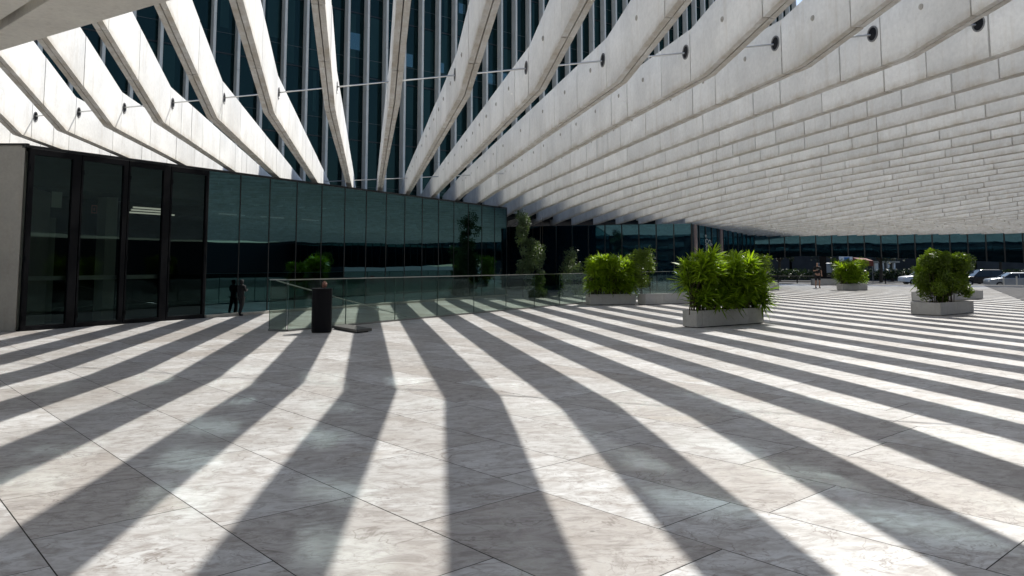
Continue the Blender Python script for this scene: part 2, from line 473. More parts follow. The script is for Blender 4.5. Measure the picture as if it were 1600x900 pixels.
for k in range(NL, NR + 1):
    xp = .44 + SPC * k
    ye = yend(xp)
    ys = (-12 - (.387 * CP + SP) * xp) / (CP - .387 * SP)
    if k > 30: ys = (-6 - (.387 * CP + SP) * xp) / (CP - .387 * SP)
    (ox, oy), _ = fin_xy(xp, 13.96)
    root = empty('concrete_fin', (0, 0, 0))
    s_of = lambda y: (CP - .387 * SP) * y + (.387 * CP + SP) * xp
    s0, s1 = s_of(ys), s_of(ye)
    # joints (in s); always one at the rod line
    js = [13.80]
    while js[-1] < s1: js.append(js[-1] + fr_.choice((1.05, 1.3, 1.9, 2.4, 2.7)) * .913 * (1 if js[-1] < 40 else 1.25))
    js[-1] = s1
    if len(js) > 2 and js[-1] - js[-2] < .4: js.pop(-2)
    bk = [13.80]
    while bk[-1] > s0: bk.append(bk[-1] - fr_.choice((1.8, 2.4, 2.7)) * .913)
    bk[-1] = s0
    js = sorted(set(bk + js))
    mb = MB(); low = []
    brk = [13.35, 13.75, 33, 41, 50, 72]
    for a, b in zip(js, js[1:]):
        if b - a < .05: continue
        gap = (.009 + .0006 * max(0, a)) * .913
        for lf in (-1, 1):
            jit = fr_.uniform(-.004, .004)
            x0 = xp + (-HT if lf < 0 else .009) + (jit if lf < 0 else 0)
            x1 = xp + (-.009 if lf < 0 else HT) + (jit if lf > 0 else 0)
            mb.tone = fr_.random()
            ss = [a + gap] + [q for q in brk if a + gap + .02 < q < b - gap - .02] + [b - gap]
            dz = fr_.uniform(-.004, .004)
            rows = []
            for sv in ss:
                i = len(mb.v)
                zb, zt = zbot(sv, k) + dz, ztop(sv, k) + dz
                zm = zb + .13
                for xx, zz in ((x0, zb), (x1, zb), (x1, zm), (x1, zt), (x0, zt), (x0, zm)):
                    # the two sides of a fin are square to it, so use y' of the centre plane
                    yp = (sv - (.387 * CP + SP) * xp) / (CP - .387 * SP)
                    mb.v.append((CP * xx - SP * yp, SP * xx + CP * yp, zz))
                    low.append(1.0 if zz == zb else 0.0)
                rows.append(i)
            for r0, r1 in zip(rows, rows[1:]):
                for e in range(6):
                    f = (e + 1) % 6
                    mb.f.append((r0 + e, r0 + f, r1 + f, r1 + e)[::-1]); mb.m.append(0); mb.t.append(mb.tone)
            mb.f.append(tuple(rows[0] + e for e in range(6))[::1]); mb.f.append(tuple(rows[-1] + e for e in range(6))[::-1])
            mb.m += [0, 0]; mb.t += [mb.tone] * 2
    beam = mb.build('beam', M_fin, root)
    la = beam.data.attributes.new('low', 'FLOAT', 'POINT'); la.data.foreach_set('value', low)
    # set root at the fin's rod point without moving the mesh
    root.location = (ox, oy, 5.17)
    beam.location = (-ox, -oy, -5.17)
    # tie rod recess, its shade put in as a black disc
    def disc(name, sv, z, sidesgn, rad, mt, proud=.006, rim=False):
        yp = (sv - (.387 * CP + SP) * xp) / (CP - .387 * SP)
        xx = xp + sidesgn * (HT + .001)
        d = MB(); n = 20 if rad > .08 else 10
        cx, cy = CP * xx - SP * yp, SP * xx + CP * yp
        ax = Vector((-SP, CP, 0)); up = Vector((0, 0, 1)); nn = Vector((CP, SP, 0)) * sidesgn
        cen = Vector((cx, cy, z))
        def ring(r, h): return [cen + (ax * math.cos(2 * math.pi * q / n) + up * math.sin(2 * math.pi * q / n)) * r + nn * h for q in range(n)]
        rs = [ring(rad, 0), ring(rad, proud), ring(rad * .84, proud), ring(rad * .80, proud * .25)] if rim else [ring(rad, 0), ring(rad * .9, proud), ring(rad * .35, proud), ring(rad * .3, proud * 1.8)]
        for ra, rb in zip(rs, rs[1:]):
            for q in range(n):
                r = (q + 1) % n; d.face([ra[q], ra[r], rb[r], rb[q]], 0)
        d.face(rs[-1], 1 if rim else 0)
        o = d.build(name, mt, root); o.location = (-ox, -oy, -5.17)
        return o
    if -8 <= k <= 9:
        disc('rod_recess_disc', 13.96, 5.17, -1 if k > 0 else 1, .125, [M_dsteel, M_black], .012, True)
    if 0 < k <= 13:
        nd = 0
        for a, b in zip(js, js[1:]):
            mid = a + (b - a) * (.5 if b - a < 2.2 else .42)
            if 4 < a < 34 and nd < 14 and abs(mid - 13.96) > .5:
                disc('anchor_cap', mid, zbot(mid, k) + .56, -1, .045, [M_conc], .012); nd += 1
    n_ = abs(k if k <= 0 else k) 
    if k <= -1:
        if k == -1: lab = 'concrete fin just left of the near-vertical centre fin, showing its bright right face'
        elif k >= -7: lab = 'sunlit white concrete fin on the left, %s to the left of the centre fin' % ordn[-k]
        else: lab = 'white concrete fin beyond the left edge, %s left of the centre fin' % ordn[-k]
    elif k == 0: lab = 'narrow concrete fin rising almost vertically above the middle of the glass wall'
    elif k <= 13: lab = '%s concrete fin to the right of the near-vertical centre fin, shaded face towards the plaza' % ordn[k]
    else: lab = '%s concrete canopy fin to the right of the near-vertical centre fin' % ordn[k]
    tag(root, lab, 'concrete fin', 'parallel concrete fins of the canopy')

# tie rods
def rod(s, z, k0, k1, rad, label):
    (a, _), (b, _) = fin_xy(.44 + SPC * k0, s), fin_xy(.44 + SPC * k1, s)
    m = MB(); m.tube([(a[0], a[1], z), (b[0], b[1], z)], rad, 8)
    tag(m.build('tie_rod', M_steel), label, 'tie rod', 'steel tie rods threading the fins')
rod(13.96, 5.17, -9.5, 12, .016, 'long thin steel rod running level through the round dark discs of the fins')
rod(30.3, 5.19, -3.5, 8, .018, 'thin steel rod low behind, crossing the fins just above the glass pavilion')

# ------------------------------------------------------------------ overhead slab, top left
g = MB()
def ln(p, d, t): return (p[0] + d[0] * t, p[1] + d[1] * t)
E0 = (-8.2, 12.1); E1 = (-4.38, 9.7); G0 = (-7.46, 10.99); G1 = (-5.97, 9.7)
de = (.847, -.532); dg = (.757, -.654)
slab = empty('overhead_slab', (-7, 9, 5), label='beige concrete slab overhead crossing the top left corner', cat='concrete slab')
g.prism([ln(E0, de, -8), ln(E1, de, .8), ln(G1, dg, .9), G0, ln(G0, de, -7)][::-1], 5.0, 5.30)
o = g.build('edge_beam', M_soffit, slab, bevel=.01); o.location = (7, -9, -5)
g = MB()
off = (-.075, -.09)
ga = G0; gl = ln(G0, de, -7); gb = ln(G1, dg, .9)
g.prism([(ga[0] + off[0], ga[1] + off[1]), (gb[0] + off[0], gb[1] + off[1]), (gb[0] - 3, gb[1] - 4), (gl[0] - 5, gl[1] - 6), (gl[0] + off[0], gl[1] + off[1])][::-1], 5.03, 5.33)
o = g.build('soffit_panel', M_soffit, slab, bevel=.01); o.location = (7, -9, -5)
g = MB(); g.prism([(ga[0], ga[1]), (gb[0], gb[1]), (gb[0] - .3, gb[1] - .3), (ga[0] - .3, ga[1] - .3), (gl[0] - .3, gl[1] - .3), gl][::-1], 5.31, 5.36)
o = g.build('joint_backing', M_dark, slab); o.location = (7, -9, -5)

# ------------------------------------------------------------------ glass pavilion on the left
A = (-11.78, 18.65)
def PA(t, n=0.0, z=0.0): return (A[0] + DA[0] * t + NA[0] * n, A[1] + DA[1] * t + NA[1] * n, z)
HW = 4.50
pav = empty('glass_pavilion', (0, 0, 0), label='long low dark glass pavilion with tall black-framed doors at its left end', cat='building')
T_END = 23.8
T_D = 5.31
g = MB(); g.obox(A, DA, NA, -.1, T_END, -.16, .02, HW - .07, HW); g.build('top_rail', M_mull, pav)
g = MB(); g.obox(A, DA, NA, T_D, T_END, -.25, .10, 0.002, .09); g.build('base_kerb', M_conc, pav, bevel=.008)
g = MB(); g.obox(A, DA, NA, -.02, T_D, -.16, .03, .002, .035); g.build('threshold', M_black, pav)
npan = 15; wp = (T_END - T_D) / npan
for i in range(npan):
    t0 = T_D + i * wp
    g = MB(); g.tone = rnd.random()
    g.face([PA(t0 + .02, 0, .09), PA(t0 + wp - .02, 0, .09), PA(t0 + wp - .02, 0, HW - .07), PA(t0 + .02, 0, HW - .07)])
    g.build('pane', M_glass, pav)
for i in range(npan + 1):
    t0 = T_D + i * wp
    g = MB(); g.obox(A, DA, NA, t0 - .018, t0 + .018, -.10, .012, .09, HW - .07)
    g.build('mullion', M_mull, pav)
# doors: four leaves
wd = T_D / 4
leafx = [(0.0, .12, .22), (wd, .05, .13), (2 * wd, .05, .22), (3 * wd, .05, .08)]
for i, (t0, fl, frr) in enumerate(leafx):
    d = MB()
    a, b = t0 + .012, t0 + wd - .012
    d.obox(A, DA, NA, a, a + fl, -.07, .025, .035, HW - .075)
    d.obox(A, DA, NA, b - frr, b, -.07, .025, .035, HW - .075)
    d.obox(A, DA, NA, a + fl, b - frr, -.07, .025, HW - .22, HW - .075)
    d.obox(A, DA, NA, a + fl, b - frr, -.07, .025, .035, .12)
    dr = d.build('door', M_black, pav, bevel=.004)
    p = MB(); p.tone = rnd.random()
    p.face([PA(a + fl, -.02, .12), PA(b - frr, -.02, .12), PA(b - frr, -.02, HW - .22), PA(a + fl, -.02, HW - .22)])
    p.build('pane', M_door, dr)
    if i < 3:
        h = MB(); h.obox(A, DA, NA, a + fl - .03, b - frr + .02, -.15, -.11, 1.20, 1.31)
        h.build('push_bar', M_steel, dr)
    h = MB(); h.obox(A, DA, NA, a + .02, a + .05, .025, .05, .25, .37); h.obox(A, DA, NA, a + .02, a + .05, .025, .05, 3.9, 4.02); h.obox(A, DA, NA, a + .02, a + .05, .025, .05, 1.7, 1.8)
    h.build('hinge', M_black, dr)
    if i == 0:
        n_ = MB(); n_.obox(A, DA, NA, a + .62, a + .88, -.05, -.045, 3.02, 3.42); n_.build('paper_notice', M_intcol, dr)
    if i == 1:
        mred = plain('red notice', (.30, .08, .07), .6)
        n_ = MB()
        for (z0, z1, q0, q1) in ((3.12, 3.15, .34, .50), (2.93, 2.96, .34, .50), (2.96, 3.12, .34, .365), (2.96, 3.12, .475, .50), (3.0, 3.08, .40, .44)):
            n_.obox(A, DA, NA, a + q0, a + q1, -.05, -.045, z0, z1)
        n_.build('door_notice', mred, dr)
# end wall of concrete on the far left
g = MB(); g.prism([(-22, 18.85), (-11.86, 18.62), (-11.80 - NA[0] * .2 - .0, 18.9), (-12.6, 21.0), (-22, 22)], 0, HW)
g.build('end_wall', M_conc, pav, bevel=.01)
g = MB(); g.prism([(-12.95, 18.635), (-12.32, 18.620), (-12.32, 18.64), (-12.95, 18.655)], .05, 1.2)
g.build('wall_hatch', M_conc, pav)
g = MB(); g.prism([(-22.05, 18.80), (-11.80, 18.57), (-11.78, 18.66), (-22.05, 18.90)], HW, HW + .035); g.build('wall_coping', M_mull, pav)
# roof, back wall, floor, column
RB = [PA(-.1, -.17), PA(T_END, -.17), PA(T_END, -11), PA(-.1, -11)]
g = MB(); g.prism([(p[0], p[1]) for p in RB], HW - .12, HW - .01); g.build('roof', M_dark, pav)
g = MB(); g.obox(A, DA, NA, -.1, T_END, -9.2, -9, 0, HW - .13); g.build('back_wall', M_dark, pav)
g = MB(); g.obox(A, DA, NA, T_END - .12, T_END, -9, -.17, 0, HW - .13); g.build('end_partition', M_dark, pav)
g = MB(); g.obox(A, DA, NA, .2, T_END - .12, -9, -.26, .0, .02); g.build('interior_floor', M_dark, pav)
g = MB(); g.obox(A, DA, NA, 2.85, 3.2, -1.6, -1.2, .02, 3.5); g.obox(A, DA, NA, 1.2, 2.1, -2.4, -2.3, .02, 2.9); g.build('interior_column', M_intcol, pav)
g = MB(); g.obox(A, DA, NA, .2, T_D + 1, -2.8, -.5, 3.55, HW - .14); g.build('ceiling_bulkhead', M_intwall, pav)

m_lamp, t_, N_, L_, B_ = mat('lit ceiling strip')
B_.inputs['Emission Color'].default_value = (1, .93, .78, 1); B_.inputs['Emission Strength'].default_value = .5
for i, (t0, n0, ln_) in enumerate(((5.3, -3.5, 1.2), (6.0, -4.6, 1.5), (6.7, -5.8, 1.9), (8.8, -3.6, 1.2), (10.8, -3.6, 1.2), (13.0, -3.6, 1.2))):
    g = MB(); g.obox(A, DA, NA, t0, t0 + ln_, n0 - .05, n0, 3.42, 3.47)
    tag(g.build('ceiling_light', m_lamp), ['nearest glowing ceiling strip behind the third door leaf', 'middle glowing ceiling strip behind the third door leaf', 'farthest glowing ceiling strip behind the third and fourth door leaves', 'faint ceiling strip behind the glass wall, leftmost of three', 'faint ceiling strip behind the glass wall, middle of three', 'faint ceiling strip behind the glass wall, rightmost of three'][i], 'ceiling light', 'ceiling strip lights in the pavilion')

# ------------------------------------------------------------------ balustrade and ramp rail
def rail_unit(P0, d, L_tot, n, nm, label, z1=1.22):
    root = empty(nm, (P0[0], P0[1], 0), label=label, cat='balustrade')
    nn = (d[1], -d[0]); w_ = L_tot / n
    for i in range(n):
        m = MB(); m.obox((0, 0), d, nn, i * w_ + .010, (i + 1) * w_ - .010, -.008, .008, .02, z1)
        p = m.build('glass_panel', M_rail, root)
        for t in (i * w_ + .004, (i + 1) * w_ - .010):
            e = MB(); e.obox((0, 0), d, nn, t, t + .004, -.009, .009, .02, z1); e.build('glass_edge', M_edge, p)
    m = MB(); m.obox((0, 0), d, nn, 0, L_tot, -.018, .018, z1, z1 + .022); m.build('top_rail', M_steel, root)
    m = MB(); m.obox((0, 0), d, nn, 0, L_tot, -.03, .03, .002, .045); m.build('base_channel', M_dsteel, root)
    return root
rail_unit((-5.37, 18.65), (.5265, .8502), 29.4, 15, 'glass_balustrade', 'long clear glass balustrade with thin steel top rail in front of the pavilion')
l_ = math.hypot(.5, .18); rail_unit((-5.87, 18.83), (.5 / l_, -.18 / l_), l_ - .03, 1, 'glass_balustrade', 'short glass return panel at the left end of the balustrade')
g = MB()
g.tube([(-5.83, 19.2, 1.2), (-3.1, 23.1, .05)], .014, 8)
g.tube([(-3.75, 21.8, .03), (-3.75, 21.8, .42)], .012, 6)
g.tube([(-4.55, 21.0, .5), (-3.35, 22.9, .18)], .010, 6)
tag(g.build('ramp_handrail', M_steel), 'thin sloping steel handrail seen through the balustrade behind the black bin', 'handrail')

# ------------------------------------------------------------------ bin, slab on floor
bn = empty('litter_bin', (-4.5, 18.42, 0), R(14), 'tall black litter bin standing in front of the glass balustrade', 'litter bin')
g = MB()
pts = [(.235 * math.copysign(abs(math.cos(a)) ** .55, math.cos(a)), .17 * math.copysign(abs(math.sin(a)) ** .55, math.sin(a))) for a in [2 * math.pi * (q + .5) / 20 for q in range(20)]]
g.prism([(x * .96, y * .96) for x, y in pts], .0, .03); g.prism(pts, .03, .99)
g.build('bin_body', M_black, bn)
g = MB(); g.prism([(x * 1.02, y * 1.02) for x, y in pts], .99, 1.035); g.build('bin_rim', M_black, bn, bevel=.005)
g = MB(); g.prism([(x * .55, y * .5) for x, y in pts], 1.036, 1.040); g.build('bin_opening', M_dark, bn)
mbag = plain('brown crumpled paper', (.16, .07, .05), .7, var=.5, scale=12)
bm = bmesh.new(); bmesh.ops.create_icosphere(bm, subdivisions=3, radius=1)
for v in bm.verts:
    n = noise.noise(v.co * 2.3) * .35 + noise.noise(v.co * 5) * .18
    v.co *= 1 + n; v.co.x *= .058; v.co.y *= .05; v.co.z *= .085
me = bpy.data.meshes.new('paper_bundle'); bm.to_mesh(me); bm.free(); me.materials.append(mbag)
o = bpy.data.objects.new('paper_bundle', me); C.objects.link(o); o.location = (-4.45, 18.42, 1.115)
tag(o, 'small crumpled brown bundle resting on top of the black bin', 'litter')
g = MB(); g.prism([(-4.48, 19.38), (-3.61, 18.15), (-3.33, 18.55), (-4.20, 19.80)], .025, .085)
tag(g.build('floor_plinth', plain('dark grey plate', (.07, .07, .065), .5, var=.2), bevel=.006), 'low dark grey metal plinth lying on the paving right of the bin', 'plinth')
g = MB(); g.prism([(-4.40, 19.30), (-3.62, 18.24), (-3.42, 18.56), (-4.20, 19.68)], .0, .025); o = g.build('plinth_foot', M_black); o.parent = bpy.data.objects['floor_plinth']

# ------------------------------------------------------------------ facades at the back (under the canopy)
def facade(nm, label, P0, d, n, L_tot, nb, z0, z1, mt, mw=.03, panemod=None, cat='building'):
    root = empty(nm, (P0[0], P0[1], 0), label=label, cat=cat)
    w_ = L_tot / nb
    for i in range(nb):
        m = MB(); m.tone = rnd.random()
        m.face([(d[0] * t + n[0] * 0, d[1] * t, z) for t, z in ((i * w_, z0), ((i + 1) * w_, z0), ((i + 1) * w_, z1), (i * w_, z1))])
        m.build('pane', mt, root)
    for i in range(nb + 1):
        m = MB(); m.obox((0, 0), d, n, i * w_ - mw, i * w_ + mw, -.05, .05, z0, z1); m.build('mullion', M_mull, root)
    return root
C1 = (10.69, 45.9); 
fb_len = 12.6
P0 = (C1[0] - .942 * fb_len, C1[1] + .336 * fb_len)
f1 = facade('recessed_glass_front', 'dark glass front beneath the canopy behind the climbing plants', P0, (.942, -.336), (-.336, -.942), fb_len, 12, 0, 4.02, M_glassfar)
g = MB(); g.obox((0, 0), (.942, -.336), (-.336, -.942), 0, fb_len, -4, -.06, 0, 4.0); g.build('inner_core', M_dark, f1)
side_len = math.hypot(FB0[0] + DF[0] * 1.2 - C1[0], FB0[1] + DF[1] * 1.2 - C1[1])
dS = ((FB0[0] + DF[0] * 1.2 - C1[0]) / side_len, (FB0[1] + DF[1] * 1.2 - C1[1]) / side_len)
f2 = facade('side_glass_wall', 'receding dark blue glass wall beneath the canopy carrying a small pale emblem', C1, dS, (dS[1], -dS[0]), side_len, 12, 0, 4.0, M_glassfar)
g = MB(); g.obox((0, 0), dS, (dS[1], -dS[0]), 0.1, side_len, -4, -.06, 0, 3.9); g.build('inner_core', M_dark, f2)
mc = plain('reddish grey stone pilaster', (.22, .17, .17), .6, var=.1)
for t in (.45, 7.6):
    g = MB(); g.obox((0, 0), dS, (dS[1], -dS[0]), t, t + .5, .0, .10, 0, 3.98); g.build('pilaster', mc, f2)
# illegible pale emblem: rings and short bars
me_ = plain('pale frosted marks', (.38, .42, .42), .6)
g = MB()
nS = Vector((dS[1], -dS[0], 0)); uS = Vector((dS[0], dS[1], 0)); zz = Vector((0, 0, 1))
def arc(c0, z, r, a0, a1, th=.03):
    n = 12; pts = []
    for q in range(n + 1):
        a = R(a0 + (a1 - a0) * q / n); pts.append(uS * (c0 + r * math.cos(a)) + zz * (z + r * .45 * math.sin(a)) + nS * .06)
    g.tube(pts, th, 5)
for (c0, z, r, a0, a1) in ((3.5, 3.05, .32, 40, 320), (4.3, 3.02, .30, -90, 200), (3.6, 2.62, .33, 30, 350), (4.45, 2.60, .30, 60, 380), (3.3, 3.38, .14, 0, 300)): arc(c0, z, r, a0, a1)
for (a, b) in (((3.1, 2.82), (4.9, 2.84)), ((4.7, 2.95), (5.0, 2.86)), ((3.2, 2.4), (3.5, 2.42))):
    g.tube([uS * a[0] + zz * a[1] + nS * .06, uS * b[0] + zz * b[1] + nS * .06], .03, 5)
g.build('emblem', me_, f2)

# far facade: glass over a dark band imitating a reflection, open beneath towards the street
LF = 62.0; nb = 52; wf = LF / nb
ff = empty('far_glass_facade', (FB0[0], FB0[1], 0), label='far glass facade closing the plaza, teal panes above a dark band imitating a reflection', cat='building')
def zarch(t):   # underside of the dark band put in for the reflection
    return lerp(t, [(0, 1.75), (1.5, 2.02), (5, 2.28), (9, 2.2), (14, 2.0), (20, 1.72), (26, 1.35), (32, 1.25), (60, 1.2)])
for i in range(nb):
    t0, t1 = i * wf, (i + 1) * wf
    m = MB(); m.tone = rnd.random()
    m.face([(DF[0] * t, DF[1] * t, z) for t, z in ((t0, 2.72), (t1, 2.72), (t1, 4.1), (t0, 4.1))])
    m.build('pane', M_glassfar, ff)
    if i % 1 == 0:
        m = MB(); m.obox((0, 0), DF, NF, t0 - .045, t0 + .045, -.08, .04, zarch(t0) + .01, 4.1); m.build('mullion', M_mull, ff)
m = MB()
for i in range(nb):
    t0, t1 = i * wf, (i + 1) * wf
    P = []
    for z in (0, 1):
        for t, n in ((t0, -.35), (t1, -.35), (t1, -.03), (t0, -.03)):
            P.append((DF[0] * t + NF[0] * n, DF[1] * t + NF[1] * n, 2.72 if z else zarch(t)))
    m.hexa(P)
m.build('reflection_band', glassy('dark reflection band', tint=(.2, .5, .6), base=(.002, .006, .009), ior=1.5), ff)
m = MB(); m.obox((0, 0), DF, NF, 0, LF, -.5, -.4, 2.6, 4.1); m.build('backing', M_dark, ff)
m = MB(); m.obox((0, 0), DF, NF, 0, LF, -2.5, 0.2, 4.12, 4.5); m.build('roof_edge', M_dark, ff)
for t in (1.4, 6.2):
    m = MB(); m.obox((0, 0), DF, NF, t, t + .5, -.40, -.1, -.55, 2.3); m.build('column', M_black, ff)

# opposite dark building to the right (outside the frame, mirrored in the pavilion glass)
ob = MB(); ob.box((50, 18, 1.4), (4, 84, 5.4), R(-29))
tag(ob.build('opposite_building', plain('dark cladding', (.02, .022, .025), .6)), 'dark low building across the plaza, outside the frame on the right', 'building')

# ------------------------------------------------------------------ tower
tw = empty('office_tower', (TW0[0], TW0[1], 0), label='glazed office tower with white vertical blades rising behind the concrete fins', cat='building')
E_ = 1.12; ZT0, ZT1 = 4.6, 28.0
t_lo, t_hi = -22 * E_, 29 * E_
nb = int(round((t_hi - t_lo) / E_))
M_curt = glassy('curtained glass', tint=(.2, .4, .4), base=(.016, .038, .040), ior=1.5)
M_trans = plain('grey transom', (.05, .06, .062), .5)
M_sky = glassy('sky-mirroring patch', tint=(.35, .62, .70), base=(.01, .03, .04), ior=2.4)
for i in range(nb):
    t0 = t_lo + i * E_
    m = MB()
    for fl in range(7):
        m.tone = rnd.random()
        z0, z1 = ZT0 + fl * 3.35, min(ZT1, ZT0 + (fl + 1) * 3.35)
        m.face([(DT[0] * t, DT[1] * t, z) for t, z in ((t0, z0), (t0 + E_, z0), (t0 + E_, z1), (t0, z1))])
        m.obox((0, 0), DT, NT, t0 + .08, t0 + E_ - .08, .0, .03, z0 - .03, z0 + .03, 1)
        m.obox((0, 0), DT, NT, t0 + .08, t0 + E_ - .08, .0, .012, z0 + .95, z0 + .975, 3)
        if rnd.random() < .55:
            a = rnd.uniform(.1, .6); m.obox((0, 0), DT, NT, t0 + a, min(t0 + E_ - .08, t0 + a + rnd.uniform(.15, .6)), .002, .006, z0 + (.1 if rnd.random() < .6 else 1.2), z1 - .1, 2)
        if fl in (2, 3) and -12 < t0 < -1 and rnd.random() < .5:  # added mirror patches standing in for sky showing in the windows
            a = rnd.uniform(.08, .5); zz_ = z0 + rnd.uniform(.9, 1.4); m.obox((0, 0), DT, NT, t0 + a, min(t0 + E_ - .08, t0 + a + rnd.uniform(.3, .7)), .003, .007, zz_, zz_ + rnd.uniform(.5, 1.2), 4)
    m.build('window_bay', [M_tglass, M_mull, M_curt, M_trans, M_sky], tw)
for i in range(nb + 1):
    t0 = t_lo + i * E_
    m = MB()
    zs = [ZT0 - (.3 if t0 < 0 else 0)]; zs += [z for z in [ZT0 + 3.35 * (q + .5) + (i % 2) * .9 for q in range(7)] if z < ZT1] + [ZT1]
    for a, b in zip(zs, zs[1:]):
        m.tone = rnd.random(); m.obox((0, 0), DT, NT, t0 - .062, t0 + .062, .035, .42, a + .008, b - .008)
    m.build('blade', M_white, tw)
m = MB(); m.obox((0, 0), DT, NT, t_lo, t_hi, -14, -.05, ZT0 - .2, ZT1); m.build('core', M_dark, tw)
m = MB(); m.obox((0, 0), DT, NT, t_lo, -5.5, -14, -.08, 0, ZT0 - .21); m.build('base', M_dark, tw)

# twin tower behind the camera: what the glass opposite mirrors, glazing shaped to throw sunlight on the plaza
tt = empty('twin_tower', (-14, -11.5, 0), label='second office tower of dark glass behind the viewer, outside the frame', cat='building')
m = MB(); m.obox((0, 0), DF, (.3608, .932), -50, 60, -12, -.3, -.6, 34.5); m.build('wall', M_dark, tt)
m = MB()
rt = random.Random(17)
for i in range(34):
    zo = rt.uniform(-.15, .15)
    for j in range(22):
        t0 = -34 + i * 2.3; z0 = .8 + j * 1.5 + zo; hh = rt.choice((.5, .6, .7))
        a_, b_ = rt.gauss(0, .0022), rt.gauss(0, .0022)
        if rt.random() < .10: continue   # left out to break up the thrown sunlight
        P = [(t0 + .05, z0), (t0 + 2.25, z0), (t0 + 2.25, z0 + hh), (t0 + .05, z0 + hh)]
        m.face([(DF[0] * t + .3608 * k, DF[1] * t + .932 * k, z) for t, z in P for k in [(t - t0 - 1.1) * a_ + (z - z0 - .5) * b_ ]])
m.build('glazing', glassy('mirroring glazing', tint=(.72, .95, 1.0), base=(.004, .01, .012), ior=4.6, wav=0, rough=.028), tt)


# ------------------------------------------------------------------ vegetation
def strap_bush(name, base, d, L_, W_, H_, z0, seed, nheads, nleaf, llen, label, parent=None, rad_w=None):
    """stems carrying rosettes of long strap leaves"""
    rr = random.Random(seed)
    root = empty(name, (base[0], base[1], 0), label=label, cat='shrub')
    n = (-d[1], d[0])
    st = MB(); lf = MB()
    heads = []
    for i in range(nheads):
        t = (i + rr.uniform(.1, .9)) / nheads * L_
        k = rr.uniform(-.06, W_ + .06) if rr.random() < .6 else rr.choice((-.12, W_ * .9))
        edge = min(t, L_ - t)
        lvl = rr.random()
        z = z0 + H_ * (.16 + .76 * lvl ** .9) * (.88 + .12 * min(1, edge / .5)) * rr.uniform(.93, 1.04)
        tt = min(L_ - .12, max(.12, t)) + rr.uniform(-.08, .08)
        heads.append((d[0] * tt + n[0] * k, d[1] * tt + n[1] * k, z, lvl))
        bx, by = d[0] * max(.08, min(L_ - .08, t)) + n[0] * (W_ * .5 + rr.uniform(-.4, .4) * W_), d[1] * max(.08, min(L_ - .08, t)) + n[1] * (W_ * .5 + rr.uniform(-.4, .4) * W_)
        hx, hy, hz, _ = heads[-1]
        st.tube([(bx, by, z0 - .06), (bx + (hx - bx) * .2, by + (hy - by) * .2, z0 + (hz - z0) * .5), (hx, hy, hz)], [.016, .013, .008], 5)
    for hx, hy, hz, lvl in heads:
        hl = llen * rr.uniform(.8, 1.15)
        for q in range(nleaf):
            az = rr.uniform(0, 2 * math.pi)
            el = R(rr.triangular(-50, 85, 22))
            dr = Vector((math.cos(az) * math.cos(el), math.sin(az) * math.cos(el), math.sin(el)))
            sd = dr.cross(Vector((0, 0, 1)))
            if sd.length < .05: sd = Vector((1, 0, 0))
            sd.normalize()
            tw_ = rr.uniform(-.6, .6); up = sd.cross(dr).normalized(); sd = (sd * math.cos(tw_) + up * math.sin(tw_)).normalized()
            ll = hl * rr.uniform(.75, 1.2); wd_ = rr.uniform(.016, .026) * (llen / .34) ** .5
            o = Vector((hx, hy, hz + rr.uniform(-.13, .03)))
            droop = rr.uniform(.05, .32) * ll
            pts = []
            for u_, ww in ((0, .5), (.35, 1), (.7, .85), (1, .04)):
                c = o + dr * (ll * u_) - Vector((0, 0, droop * u_ * u_))
                pts.append((c - sd * wd_ * ww, c + sd * wd_ * ww))
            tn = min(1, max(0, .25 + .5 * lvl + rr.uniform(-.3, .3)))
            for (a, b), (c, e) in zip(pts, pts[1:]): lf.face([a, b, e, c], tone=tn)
    st.build('stems', M_stem, root)
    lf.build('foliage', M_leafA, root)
    return root

